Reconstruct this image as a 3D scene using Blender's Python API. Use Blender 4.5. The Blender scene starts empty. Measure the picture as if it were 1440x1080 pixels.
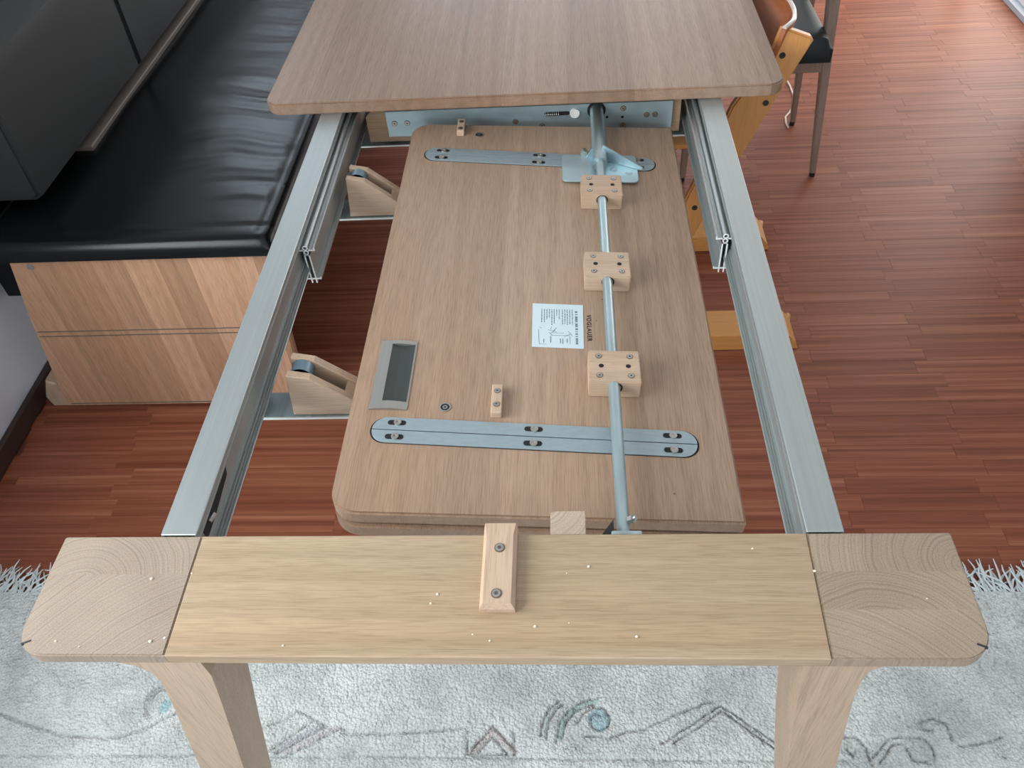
import bpy, bmesh, math, random
import numpy as np
from mathutils import Matrix, Vector, noise

random.seed(7)
sc = bpy.context.scene
col = sc.collection
T = 0.75                                   # height of the apron's upper face above the floor

# ------------------------------------------------------------------ camera
cam_d = bpy.data.cameras.new('camera'); cam = bpy.data.objects.new('camera', cam_d); col.objects.link(cam)
cam_d.sensor_fit = 'HORIZONTAL'; cam_d.sensor_width = 36.0; cam_d.lens = 36.0 * 1170 / 1440
cam_d.clip_start = .02
CM = Matrix.Rotation(0.0978, 4, 'Z') @ Matrix.Rotation(0.7621, 4, 'X') @ Matrix.Rotation(-0.0882, 4, 'Z')
CP = Vector((0.0884, -0.5203, 0.7934 + T))
cam.matrix_world = Matrix.Translation(CP) @ CM
sc.camera = cam

# ------------------------------------------------------------------ world, lights, exposure
sc.view_settings.view_transform = 'Standard'
sc.view_settings.look = 'None'
sc.view_settings.gamma = 1.0
sc.view_settings.use_curve_mapping = False
sc.view_settings.exposure = 0.7
w = bpy.data.worlds.new('sky'); sc.world = w; w.use_nodes = True
w.node_tree.nodes['Background'].inputs[0].default_value = (.80, .90, 1, 1)
w.node_tree.nodes['Background'].inputs[1].default_value = 1.0

def window_light(name, loc, direction, sx, sy, power, colr):
    l = bpy.data.lights.new(name, 'AREA'); l.shape = 'RECTANGLE'; l.size = sx; l.size_y = sy
    l.energy = power; l.color = colr
    o = bpy.data.objects.new(name, l); col.objects.link(o)
    o.location = loc; o.rotation_euler = Vector(direction).to_track_quat('-Z', 'Y').to_euler()
    return o
window_light('daylight_left', (-1.72, -.70, 1.65), (1, 0, -.22), 2.0, 1.5, 64, (.92, .98, 1))
window_light('fill_front', (.3, -3.6, 1.6), (0, 1, -.12), 2.2, 2.1, 24, (.93, .98, 1))  # added fill from behind the camera, brightens rug, floor and bench
window_light('daylight_right', (2.35, 3.75, 1.2), (-1, 0, -.15), 2.3, 2.3, 44, (1, .90, .78))
window_light('daylight_back', (0.1, 5.45, 1.6), (0, -1, -.1), 2.3, 1.6, 24, (.84, .93, 1))
window_light('daylight_bench', (-1.6, 3.35, 1.75), (1, 0, -.15), 1.5, 1.0, 12, (.75, .90, 1))

# ------------------------------------------------------------------ materials
def mat(name, colr=(.5, .5, .5), rough=.5, metal=0.0, spec=.5):
    m = bpy.data.materials.new(name); m.use_nodes = True
    b = m.node_tree.nodes['Principled BSDF']
    b.inputs['Base Color'].default_value = (*colr, 1); b.inputs['Roughness'].default_value = rough
    b.inputs['Metallic'].default_value = metal; b.inputs['Specular IOR Level'].default_value = spec
    return m, m.node_tree, b

def N(nt, t, **k):
    n = nt.nodes.new(t)
    for a, v in k.items():
        if a.startswith('i_'):
            n.inputs[a[2:].replace('_', ' ')].default_value = v
        else: setattr(n, a, v)
    return n
def L(nt, a, b): nt.links.new(a, b)

def ramp(nt, fac, stops):
    r = nt.nodes.new('ShaderNodeValToRGB'); e = r.color_ramp.elements
    e[0].position, e[0].color = stops[0][0], (*stops[0][1], 1)
    e[1].position, e[1].color = stops[-1][0], (*stops[-1][1], 1)
    for p, c_ in stops[1:-1]:
        x = e.new(p); x.color = (*c_, 1)
    L(nt, fac, r.inputs[0]); return r.outputs[0]

def sc3(c_, k): return tuple(min(1, x * k) for x in c_)

def wood(name, base, grain='Y', stave=None, rough=.5, contrast=1.0, figure=1.0, varyobj=False, tint=(1, .93, .87), stavevar=.16):
    """long-grain timber: streaks, pores, cathedral figure, optional glued staves (axis, width, offset)"""
    m, nt, b = mat(name, base, rough, 0, .35)
    tc = N(nt, 'ShaderNodeTexCoord'); vec = tc.outputs['Object']
    sval = None
    if stave:
        ax, wd, off = stave
        sp = N(nt, 'ShaderNodeSeparateXYZ'); L(nt, vec, sp.inputs[0])
        m1 = N(nt, 'ShaderNodeMath', operation='ADD'); m1.inputs[1].default_value = off; L(nt, sp.outputs[ax], m1.inputs[0])
        d = N(nt, 'ShaderNodeMath', operation='DIVIDE'); d.inputs[1].default_value = wd; L(nt, m1.outputs[0], d.inputs[0])
        fl = N(nt, 'ShaderNodeMath', operation='FLOOR'); L(nt, d.outputs[0], fl.inputs[0])
        wn = N(nt, 'ShaderNodeTexWhiteNoise', noise_dimensions='1D'); L(nt, fl.outputs[0], wn.inputs['W'])
        sval = wn.outputs['Value']
        sm = N(nt, 'ShaderNodeVectorMath', operation='SCALE'); sm.inputs['Scale'].default_value = 9.0; L(nt, wn.outputs['Color'], sm.inputs[0])
        va = N(nt, 'ShaderNodeVectorMath', operation='ADD'); L(nt, vec, va.inputs[0]); L(nt, sm.outputs[0], va.inputs[1]); vec = va.outputs[0]
    if varyobj:
        oi = N(nt, 'ShaderNodeObjectInfo'); sval = oi.outputs['Random']
        cx = N(nt, 'ShaderNodeCombineXYZ'); mm = N(nt, 'ShaderNodeMath', operation='MULTIPLY'); mm.inputs[1].default_value = 37.0
        L(nt, oi.outputs['Random'], mm.inputs[0]); [L(nt, mm.outputs[0], cx.inputs[i]) for i in range(3)]
        va = N(nt, 'ShaderNodeVectorMath', operation='ADD'); L(nt, vec, va.inputs[0]); L(nt, cx.outputs[0], va.inputs[1]); vec = va.outputs[0]
    g = 'XYZ'.index(grain)
    def mapped(long, cross):
        mp = N(nt, 'ShaderNodeMapping'); s = [cross] * 3; s[g] = long
        mp.inputs['Scale'].default_value = s; L(nt, vec, mp.inputs[0]); return mp.outputs[0]
    n1 = N(nt, 'ShaderNodeTexNoise'); n1.inputs['Scale'].default_value = 1; n1.inputs['Detail'].default_value = 7; n1.inputs['Roughness'].default_value = .6
    L(nt, mapped(1.4, 85), n1.inputs['Vector'])
    wv = N(nt, 'ShaderNodeTexWave', wave_type='BANDS', bands_direction=('X' if grain != 'X' else 'Y'))
    wv.inputs['Scale'].default_value = 1; wv.inputs['Distortion'].default_value = 9; wv.inputs['Detail'].default_value = 2.5; wv.inputs['Detail Scale'].default_value = .7
    L(nt, mapped(.9, 9), wv.inputs['Vector'])
    n2 = N(nt, 'ShaderNodeTexNoise'); n2.inputs['Scale'].default_value = 1; n2.inputs['Detail'].default_value = 2
    L(nt, mapped(26, 760), n2.inputs['Vector'])
    n3 = N(nt, 'ShaderNodeTexNoise'); n3.inputs['Scale'].default_value = 1; n3.inputs['Detail'].default_value = 2
    L(nt, mapped(1.0, 6), n3.inputs['Vector'])
    k = contrast
    c1 = ramp(nt, n1.outputs['Fac'], [(.28, sc3(base, 1 - .15 * k)), (.5, base), (.70, sc3(base, 1 + .10 * k))])
    def mulc(a, fac, lo, hi, p0=.3, p1=.7):
        r = ramp(nt, fac, [(p0, lo), (p1, hi)])
        mx = N(nt, 'ShaderNodeMix', data_type='RGBA', blend_type='MULTIPLY'); mx.inputs[0].default_value = 1
        L(nt, a, mx.inputs[6]); L(nt, r, mx.inputs[7]); return mx.outputs[2]
    t = tint
    f = .055 * figure
    c2 = mulc(c1, wv.outputs['Fac'], (1 - f, 1 - f * 1.25, 1 - f * 1.5), (1, 1, 1), .0, .8)
    c3 = mulc(c2, n2.outputs['Fac'], (1 - .22 * k, 1 - .25 * k, 1 - .28 * k), (1.04,) * 3, .30, .56)
    c4 = mulc(c3, n3.outputs['Fac'], sc3(t, .93), (1, 1, 1))
    if sval:
        s = stavevar
        c4 = mulc(c4, sval, (1 - s, 1 - s * 1.15, 1 - s * 1.3), (1 + s * .35, 1 + s * .3, 1 + s * .25), 0, 1)
    L(nt, c4, b.inputs['Base Color'])
    bp = N(nt, 'ShaderNodeBump'); bp.inputs['Strength'].default_value = .12; bp.inputs['Distance'].default_value = .0006
    L(nt, n2.outputs['Fac'], bp.inputs['Height']); L(nt, bp.outputs[0], b.inputs['Normal'])
    return m

def endgrain(name, base, centre, scale=55, rough=.5, axes=(0, 1), splits=None, off=(0, 0, 0)):
    """annual rings of a sawn end, seen square-on; centre = pith in object space"""
    m, nt, b = mat(name, base, rough, 0, .3)
    tc = N(nt, 'ShaderNodeTexCoord'); v = tc.outputs['Object']
    if splits is not None:
        ax, pos = splits
        sp = N(nt, 'ShaderNodeSeparateXYZ'); L(nt, v, sp.inputs[0])
        acc = None
        for i, p in enumerate(pos):
            gt = N(nt, 'ShaderNodeMath', operation='GREATER_THAN'); gt.inputs[1].default_value = p; L(nt, sp.outputs[ax], gt.inputs[0])
            if acc is None: acc = gt.outputs[0]
            else:
                ad = N(nt, 'ShaderNodeMath', operation='ADD'); L(nt, acc, ad.inputs[0]); L(nt, gt.outputs[0], ad.inputs[1]); acc = ad.outputs[0]
        sm = N(nt, 'ShaderNodeVectorMath', operation='SCALE'); sm.inputs[0].default_value = off; L(nt, acc, sm.inputs['Scale'])
        va = N(nt, 'ShaderNodeVectorMath', operation='ADD'); L(nt, v, va.inputs[0]); L(nt, sm.outputs[0], va.inputs[1]); v = va.outputs[0]
    mp = N(nt, 'ShaderNodeMapping'); mp.inputs['Location'].default_value = tuple(-x for x in centre); L(nt, v, mp.inputs[0])
    nl = N(nt, 'ShaderNodeTexNoise'); nl.inputs['Scale'].default_value = 16; nl.inputs['Detail'].default_value = 2; L(nt, v, nl.inputs['Vector'])
    ml = N(nt, 'ShaderNodeVectorMath', operation='MULTIPLY'); ml.inputs[1].default_value = (1, 1, 0); L(nt, mp.outputs[0], ml.inputs[0])
    ln = N(nt, 'ShaderNodeVectorMath', operation='LENGTH'); L(nt, ml.outputs[0], ln.inputs[0])
    ma = N(nt, 'ShaderNodeMath', operation='MULTIPLY_ADD'); ma.inputs[1].default_value = .012; L(nt, nl.outputs['Fac'], ma.inputs[0]); L(nt, ln.outputs['Value'], ma.inputs[2])
    wv = N(nt, 'ShaderNodeTexNoise', noise_dimensions='1D'); wv.inputs['Scale'].default_value = scale * 3.0; wv.inputs['Detail'].default_value = 3; wv.inputs['Roughness'].default_value = .65
    L(nt, ma.outputs[0], wv.inputs['W'])
    n = N(nt, 'ShaderNodeTexNoise'); n.inputs['Scale'].default_value = 700; L(nt, v, n.inputs['Vector'])
    n0 = N(nt, 'ShaderNodeTexNoise'); n0.inputs['Scale'].default_value = 9; L(nt, v, n0.inputs['Vector'])
    c1 = ramp(nt, wv.outputs['Fac'], [(.32, sc3(base, .80)), (.5, base), (.68, sc3(base, 1.08))])
    def mulc(a, fac, lo, hi, p0, p1):
        r = ramp(nt, fac, [(p0, lo), (p1, hi)])
        mx = N(nt, 'ShaderNodeMix', data_type='RGBA', blend_type='MULTIPLY'); mx.inputs[0].default_value = 1
        L(nt, a, mx.inputs[6]); L(nt, r, mx.inputs[7]); return mx.outputs[2]
    c2 = mulc(c1, n.outputs['Fac'], (.84,) * 3, (1.04,) * 3, .35, .6)
    c3 = mulc(c2, n0.outputs['Fac'], (.88, .86, .85), (1.03,) * 3, .35, .65)
    L(nt, c3, b.inputs['Base Color'])
    return m

def metalmat(name, colr, rough=.35, streak=None, metal=.9, spangle=0.0):
    m, nt, b = mat(name, colr, rough, metal)
    tc = N(nt, 'ShaderNodeTexCoord')
    mp = N(nt, 'ShaderNodeMapping'); mp.inputs['Scale'].default_value = streak or (60, 60, 60); L(nt, tc.outputs['Object'], mp.inputs[0])
    n = N(nt, 'ShaderNodeTexNoise'); n.inputs['Scale'].default_value = 1; n.inputs['Detail'].default_value = 4; L(nt, mp.outputs[0], n.inputs['Vector'])
    k = .06 + spangle
    L(nt, ramp(nt, n.outputs['Fac'], [(.3, sc3(colr, 1 - k)), (.7, sc3(colr, 1 + k * .7))]), b.inputs['Base Color'])
    rr = N(nt, 'ShaderNodeMapRange'); rr.inputs['To Min'].default_value = rough * .85; rr.inputs['To Max'].default_value = rough * 1.2
    L(nt, n.outputs['Fac'], rr.inputs['Value']); L(nt, rr.outputs[0], b.inputs['Roughness'])
    return m

OAK = (.40, .305, .225)
M = {}
M['top'] = wood('oak_tabletop', (.335, .225, .16), 'Y', ('X', .127, .03), .42, 1.0, 1.5, stavevar=.2)
M['leaf'] = wood('oak_leaf', (.385, .272, .195), 'Y', ('X', .11, .02), .5, .9, .7, stavevar=.10)
M['plank'] = wood('oak_plank', (.425, .322, .215), 'X', ('Y', .075, .16), .5, .9, .8, stavevar=.06)
M['leg'] = wood('oak_leg', (.50, .375, .275), 'Z', None, .5, .7, .5)
M['block'] = wood('beech_block', (.50, .37, .27), 'X', None, .5, .6, .3)
M['blocky'] = wood('beech_block_long', (.52, .385, .285), 'Y', None, .5, .6, .3)
M['beam'] = wood('oak_beam', (.42, .30, .20), 'X', ('Z', .05, .0), .5, 1, .6)
M['endL'] = endgrain('oak_end_grain_left', (.345, .272, .208), (-.25, -1.28, 0), 140, splits=('Y', (-1.050,)), off=(.21, -.205, 0))
M['endR'] = endgrain('oak_end_grain_right', (.37, .283, .205), (.30, -1.28, 0), 115, splits=('Y', (-1.092, -1.048)), off=(-.10, -.12, 0))
M['endT'] = endgrain('oak_end_grain_tongue', (.47, .36, .27), (.05, -.95, 0), 120)
M['bench'] = wood('bench_wood', (.64, .40, .27), 'Z', ('X', .072, .02), .5, 1.0, 1.2, stavevar=.30)
M['beech'] = wood('oiled_beech', (.62, .30, .09), 'X', None, .35, .5, .3)
M['beechz'] = wood('oiled_beech_upright', (.62, .30, .10), 'Z', None, .3, .5, .3)
M['redlam'] = wood('varnished_laminate', (.36, .12, .05), 'Y', None, .15, .6, .4)
M['chairwood'] = wood('grey_brown_chair_wood', (.33, .25, .195), 'Z', None, .4, .9, .5)
M['alu'] = metalmat('anodised_aluminium', (.43, .465, .455), .42, (300, 3, 300), .75)
M['alud'] = metalmat('anodised_aluminium_inner', (.42, .44, .44), .42, (300, 3, 300), .75)
M['zinc'] = metalmat('zinc_plated_steel', (.45, .56, .58), .38, (90, 8, 90), .85, .10)
M['zincp'] = metalmat('zinc_plate_bluish', (.46, .60, .64), .42, (12, 30, 30), .85, .06)
M['hinge'] = metalmat('grey_blue_hinge_metal', (.35, .43, .46), .42, (80, 200, 80), .6)
M['pull'] = metalmat('brushed_nickel_pull', (.42, .41, .38), .36, (400, 6, 400), .85)
M['screw'] = metalmat('bright_screw_steel', (.50, .50, .47), .3, None, .95)
M['recess'] = mat('dark_recess', (.13, .10, .07), .6)[0]
M['cut'] = mat('lit_cut_aluminium', (.80, .82, .80), .5, .1)[0]  # aluminium painted near white, light on the cut face put into the colour
M['white_metal'] = mat('cut_metal_edge', (.72, .74, .72), .4, .3)[0]
M['black'] = mat('black_hole', (.006, .006, .006), .8)[0]
M['blackplastic'] = mat('black_plastic', (.015, .016, .018), .45)[0]
M['nylon'] = mat('white_nylon', (.75, .75, .72), .4)[0]
M['paper'] = mat('white_sticker_paper', (.55, .66, .69), .6)[0]
M['ink'] = mat('grey_printing_ink', (.10, .14, .17), .7)[0]
M['stamp'] = mat('burnt_brown_stamp', (.05, .035, .03), .8)[0]
M['cord'] = mat('white_cord', (.75, .6, .52), .6)[0]
M['crumb'] = mat('pale_sawdust', (.85, .74, .58), .8)[0]
M['roller'] = metalmat('blue_grey_roller', (.16, .24, .28), .35, (50, 50, 50), .6)
M['floorbase'] = mat('joint_dark', (.14, .045, .028), .6)[0]
M['white'] = mat('white_paint', (.80, .80, .79), .6)[0]
M['frame'] = mat('window_frame_white', (.85, .85, .85), .4)[0]

def plaster():
    m, nt, b = mat('white_plaster', (.56, .59, .65), .85)
    n = N(nt, 'ShaderNodeTexNoise'); n.inputs['Scale'].default_value = 120; n.inputs['Detail'].default_value = 4
    tc = N(nt, 'ShaderNodeTexCoord'); L(nt, tc.outputs['Object'], n.inputs['Vector'])
    bp = N(nt, 'ShaderNodeBump'); bp.inputs['Strength'].default_value = .25; bp.inputs['Distance'].default_value = .002
    L(nt, n.outputs['Fac'], bp.inputs['Height']); L(nt, bp.outputs[0], b.inputs['Normal'])
    return m
M['plaster'] = plaster()

def leather(name, colr, rough, wrinkle=.5):
    m, nt, b = mat(name, colr, rough, 0, .3)
    tc = N(nt, 'ShaderNodeTexCoord')
    v = N(nt, 'ShaderNodeTexVoronoi'); v.inputs['Scale'].default_value = 420; L(nt, tc.outputs['Object'], v.inputs['Vector'])
    n = N(nt, 'ShaderNodeTexNoise'); n.inputs['Scale'].default_value = 4; n.inputs['Detail'].default_value = 4; L(nt, tc.outputs['Object'], n.inputs['Vector'])
    bp = N(nt, 'ShaderNodeBump'); bp.inputs['Strength'].default_value = .15; bp.inputs['Distance'].default_value = .0008; L(nt, v.outputs['Distance'], bp.inputs['Height'])
    b2 = N(nt, 'ShaderNodeBump'); b2.inputs['Strength'].default_value = wrinkle; b2.inputs['Distance'].default_value = .012
    L(nt, n.outputs['Fac'], b2.inputs['Height']); L(nt, bp.outputs[0], b2.inputs['Normal']); L(nt, b2.outputs[0], b.inputs['Normal'])
    return m
M['seat'] = leather('black_leather', (.004, .0045, .005), .24, .14)
M['back'] = leather('grey_leather', (.024, .025, .025), .55, .08)
M['chairseat'] = leather('black_chair_leather', (.012, .016, .017), .4, .1)
M['rim'] = mat('pale_lacquered_edge', (.62, .52, .44), .15, .0)[0]
M['batten'] = mat('grey_brown_batten', (.14, .115, .10), .6)[0]

def floorwood(name, attr):
    m, nt, b = mat(name, (.3, .1, .05), .38, 0, .5)
    tc = N(nt, 'ShaderNodeTexCoord'); vec = tc.outputs['Object']
    if attr:
        a = N(nt, 'ShaderNodeAttribute', attribute_name='rnd'); rnd = a.outputs['Fac']
    else:
        oi = N(nt, 'ShaderNodeObjectInfo'); rnd = oi.outputs['Random']
    mm = N(nt, 'ShaderNodeMath', operation='MULTIPLY'); mm.inputs[1].default_value = 53.0; L(nt, rnd, mm.inputs[0])
    cx = N(nt, 'ShaderNodeCombineXYZ'); [L(nt, mm.outputs[0], cx.inputs[i]) for i in range(3)]
    va = N(nt, 'ShaderNodeVectorMath', operation='ADD'); L(nt, vec, va.inputs[0]); L(nt, cx.outputs[0], va.inputs[1])
    mp = N(nt, 'ShaderNodeMapping'); mp.inputs['Scale'].default_value = (1.1, 70, 20); L(nt, va.outputs[0], mp.inputs[0])
    n = N(nt, 'ShaderNodeTexNoise'); n.inputs['Scale'].default_value = 1; n.inputs['Detail'].default_value = 5; n.inputs['Roughness'].default_value = .55; L(nt, mp.outputs[0], n.inputs['Vector'])
    mp2 = N(nt, 'ShaderNodeMapping'); mp2.inputs['Scale'].default_value = (12, 700, 100); L(nt, va.outputs[0], mp2.inputs[0])
    n2 = N(nt, 'ShaderNodeTexNoise'); n2.inputs['Scale'].default_value = 1; L(nt, mp2.outputs[0], n2.inputs['Vector'])
    c1 = ramp(nt, n.outputs['Fac'], [(.26, (.17, .046, .024)), (.45, (.27, .084, .045)), (.58, (.325, .112, .062)), (.76, (.44, .180, .104))])
    def mulc(a, fac, lo, hi, p0, p1):
        r = ramp(nt, fac, [(p0, lo), (p1, hi)])
        mx = N(nt, 'ShaderNodeMix', data_type='RGBA', blend_type='MULTIPLY'); mx.inputs[0].default_value = 1
        L(nt, a, mx.inputs[6]); L(nt, r, mx.inputs[7]); return mx.outputs[2]
    c2 = mulc(c1, rnd, (.84, .82, .8), (1, 1, 1), 0, 1)
    c3 = mulc(c2, n2.outputs['Fac'], (.86,) * 3, (1.04,) * 3, .35, .65)
    L(nt, c3, b.inputs['Base Color'])
    b.inputs['Specular IOR Level'].default_value = .18
    return m
M['floor1'] = floorwood('parquet_strip', False)
M['floor2'] = floorwood('parquet_strip_far', True)

def rugmat():
    m, nt, b = mat('wool_pile', (.66, .73, .72), .95, 0, .1)
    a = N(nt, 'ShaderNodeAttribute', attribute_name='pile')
    tc = N(nt, 'ShaderNodeTexCoord')
    v = N(nt, 'ShaderNodeTexVoronoi'); v.inputs['Scale'].default_value = 190; L(nt, tc.outputs['Object'], v.inputs['Vector'])
    n = N(nt, 'ShaderNodeTexNoise'); n.inputs['Scale'].default_value = 11; n.inputs['Detail'].default_value = 5; n.inputs['Roughness'].default_value = .7; L(nt, tc.outputs['Object'], n.inputs['Vector'])
    r = ramp(nt, v.outputs['Distance'], [(.0, (1.05,) * 3), (.55, (.86,) * 3)])
    mx = N(nt, 'ShaderNodeMix', data_type='RGBA', blend_type='MULTIPLY'); mx.inputs[0].default_value = 1
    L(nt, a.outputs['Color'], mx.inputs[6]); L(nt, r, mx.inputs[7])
    r2 = ramp(nt, n.outputs['Fac'], [(.36, (.78, .79, .79)), (.6, (1.04, 1.04, 1.04))])
    m2 = N(nt, 'ShaderNodeMix', data_type='RGBA', blend_type='MULTIPLY'); m2.inputs[0].default_value = 1
    L(nt, mx.outputs[2], m2.inputs[6]); L(nt, r2, m2.inputs[7]); L(nt, m2.outputs[2], b.inputs['Base Color'])
    bp = N(nt, 'ShaderNodeBump', invert=True); bp.inputs['Strength'].default_value = .9; bp.inputs['Distance'].default_value = .004
    L(nt, v.outputs['Distance'], bp.inputs['Height']); L(nt, bp.outputs[0], b.inputs['Normal'])
    return m
M['rug'] = rugmat()
M['fringe'] = mat('wool_fringe', (.68, .74, .74), .95)[0]

def glassmat():
    m = bpy.data.materials.new('window_glass'); m.use_nodes = True; nt = m.node_tree
    nt.nodes.clear(); o = N(nt, 'ShaderNodeOutputMaterial'); t = N(nt, 'ShaderNodeBsdfTransparent'); g = N(nt, 'ShaderNodeBsdfGlossy')
    g.inputs['Roughness'].default_value = .02; mx = N(nt, 'ShaderNodeMixShader'); mx.inputs[0].default_value = .06
    L(nt, t.outputs[0], mx.inputs[1]); L(nt, g.outputs[0], mx.inputs[2]); L(nt, mx.outputs[0], o.inputs[0]); return m
M['glass'] = glassmat()

# ------------------------------------------------------------------ mesh helpers
W = {}                                                      # world matrix of every parent
def empty(name, loc, label=None, cat=None, group=None, kind=None, rot=None, z0=T):
    o = bpy.data.objects.new(name, None); col.objects.link(o)
    o.empty_display_size = .05
    mtx = Matrix.Translation((loc[0], loc[1], loc[2]))
    if rot is not None: mtx = mtx @ rot
    o.matrix_world = mtx; W[o.name] = mtx
    if label: o['label'] = label
    if cat: o['category'] = cat
    if group: o['group'] = group
    if kind: o['kind'] = kind
    return o

def obj(name, bm, m, parent=None, label=None, local=False, smooth=False, kind=None, cat=None, group=None, origin=None):
    """link bm as one mesh; bm is in world axes with z measured from the apron top (add T), or local to the parent"""
    if not local: bmesh.ops.translate(bm, verts=bm.verts, vec=(0, 0, T))
    bmesh.ops.recalc_face_normals(bm, faces=bm.faces)
    P = W[parent.name] if parent else Matrix.Identity(4)
    if not local:
        if origin is None:
            lo = Vector([min(v.co[i] for v in bm.verts) for i in range(3)]); hi = Vector([max(v.co[i] for v in bm.verts) for i in range(3)])
            origin = Vector(((lo.x + hi.x) / 2, (lo.y + hi.y) / 2, lo.z)) if parent is None else None
        if parent: bmesh.ops.transform(bm, matrix=P.inverted(), verts=bm.verts); Wm = P
        else:
            bmesh.ops.translate(bm, verts=bm.verts, vec=-origin); Wm = Matrix.Translation(origin)
    else: Wm = P
    me = bpy.data.meshes.new(name); bm.to_mesh(me); bm.free()
    for x in (m if isinstance(m, (list, tuple)) else [m]): me.materials.append(x)
    if smooth:
        for p in me.polygons: p.use_smooth = True
        me.set_sharp_from_angle(angle=math.radians(40))
    o = bpy.data.objects.new(name, me); col.objects.link(o)
    if parent: o.parent = parent
    else: o.matrix_world = Wm
    W[o.name] = Wm
    if label: o['label'] = label
    if kind: o['kind'] = kind
    if cat: o['category'] = cat
    if group: o['group'] = group
    return o

def BM(): return bmesh.new()
def box(bm, x0, x1, y0, y1, z0, z1, bev=0.0, seg=1):
    r = bmesh.ops.create_cube(bm, size=1)
    vs = r['verts']
    for v in vs:
        v.co = Vector(((x0 + x1) / 2 + v.co.x * (x1 - x0), (y0 + y1) / 2 + v.co.y * (y1 - y0), (z0 + z1) / 2 + v.co.z * (z1 - z0)))
    if bev:
        es = list({e for v in vs for e in v.link_edges})
        bmesh.ops.bevel(bm, geom=es, offset=bev, segments=seg, affect='EDGES', clamp_overlap=True)
    return bm
def prism(bm, pts, axis, a, b, bev=0.0, seg=1):
    """extrude polygon pts (2-D) along axis from a to b; other axes in cyclic xyz order without the axis"""
    def P(p, h):
        if axis == 'z': return (p[0], p[1], h)
        if axis == 'y': return (p[0], h, p[1])
        return (h, p[0], p[1])
    A = [bm.verts.new(P(p, a)) for p in pts]; B = [bm.verts.new(P(p, b)) for p in pts]
    n = len(pts); f1 = bm.faces.new(A); f2 = bm.faces.new(B[::-1])
    fs = [f1, f2]
    for i in range(n): fs.append(bm.faces.new((A[i], B[i], B[(i + 1) % n], A[(i + 1) % n])))
    bmesh.ops.recalc_face_normals(bm, faces=fs)
    if bev:
        es = list(set(f1.edges) | set(f2.edges))
        bmesh.ops.bevel(bm, geom=es, offset=bev, segments=seg, affect='EDGES', clamp_overlap=True)
    return bm
def cyl(bm, p, q, r0, r1=None, n=20, caps=True):
    p, q = Vector(p), Vector(q); r1 = r0 if r1 is None else r1
    z = (q - p).normalized(); x = z.orthogonal().normalized(); y = z.cross(x)
    A = [bm.verts.new(p + (x * math.cos(2 * math.pi * i / n) + y * math.sin(2 * math.pi * i / n)) * r0) for i in range(n)]
    B = [bm.verts.new(q + (x * math.cos(2 * math.pi * i / n) + y * math.sin(2 * math.pi * i / n)) * r1) for i in range(n)]
    for i in range(n): bm.faces.new((A[i], A[(i + 1) % n], B[(i + 1) % n], B[i]))
    if caps: bm.faces.new(A[::-1]); bm.faces.new(B)
    return bm
def ring(bm, p, q, ro, ri, n=16):
    p, q = Vector(p), Vector(q); z = (q - p).normalized(); x = z.orthogonal().normalized(); y = z.cross(x)
    def c_(o, r): return [bm.verts.new(o + (x * math.cos(2 * math.pi * i / n) + y * math.sin(2 * math.pi * i / n)) * r) for i in range(n)]
    a, b, c, d = c_(p, ro), c_(q, ro), c_(q, ri), c_(p, ri)
    for u, v in ((a, b), (b, c), (c, d), (d, a)):
        for i in range(n): bm.faces.new((u[i], u[(i + 1) % n], v[(i + 1) % n], v[i]))
    return bm
def tube(bm, pts, r, n=8):
    pts = [Vector(p) for p in pts]; rings = []
    up = Vector((0, 0, 1))
    for i, p in enumerate(pts):
        t = (pts[min(i + 1, len(pts) - 1)] - pts[max(i - 1, 0)]).normalized()
        x = t.cross(up) if abs(t.dot(up)) < .95 else t.cross(Vector((1, 0, 0))); x.normalize(); y = t.cross(x)
        rr = r[i] if isinstance(r, (list, tuple)) else r
        rings.append([bm.verts.new(p + (x * math.cos(2 * math.pi * k / n) + y * math.sin(2 * math.pi * k / n)) * rr) for k in range(n)])
    for a, b in zip(rings, rings[1:]):
        for k in range(n): bm.faces.new((a[k], a[(k + 1) % n], b[(k + 1) % n], b[k]))
    bm.faces.new(rings[0][::-1]); bm.faces.new(rings[-1]); return bm
def rrect(x0, x1, y0, y1, r, n=6):
    """r = radii for corners (x0y0, x1y0, x1y1, x0y1)"""
    if not isinstance(r, (list, tuple)): r = [r] * 4
    out = []
    for (cx, cy, a0, rr) in ((x0, y0, 180, r[0]), (x1, y0, 270, r[1]), (x1, y1, 0, r[2]), (x0, y1, 90, r[3])):
        ox = cx + (rr if cx == x0 else -rr); oy = cy + (rr if cy == y0 else -rr)
        if rr == 0: out.append((cx, cy)); continue
        for i in range(n + 1):
            a = math.radians(a0 + 90 * i / n); out.append((ox + rr * math.cos(a), oy + rr * math.sin(a)))
    return out
def screw_bm(bm, p, axis, r=.0045, h=.0012):
    """countersunk screw head with a cross recess, facing along axis"""
    p, a = Vector(p), Vector(axis).normalized()
    ring(bm, p - a * .001, p + a * h * .5, r * 1.12, r * .9, 14); n0 = len(bm.faces)
    for f in bm.faces: f.material_index = 1
    ring(bm, p - a * .001, p + a * h, r * .9, r * .42, 14); k = len(bm.faces)
    cyl(bm, p - a * .001, p + a * h * .35, r * .46, n=8)
    bm.faces.ensure_lookup_table()
    for f in bm.faces[k:]: f.material_index = 1
    return bm
def recess_bm(bm, p, axis, r): cyl(bm, Vector(p), Vector(p) + Vector(axis).normalized() * .0004, r, n=16); return bm

# ================================================================== THE ROOM
XL, XR, YB, YF, H = -1.30, 1.935, 5.0, -3.2, 2.55
fl = obj('floor', box(BM(), XL - .1, XR + .1, YF, YB, -T - .05, -T - .0035), M['floorbase'], kind='structure')

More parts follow.
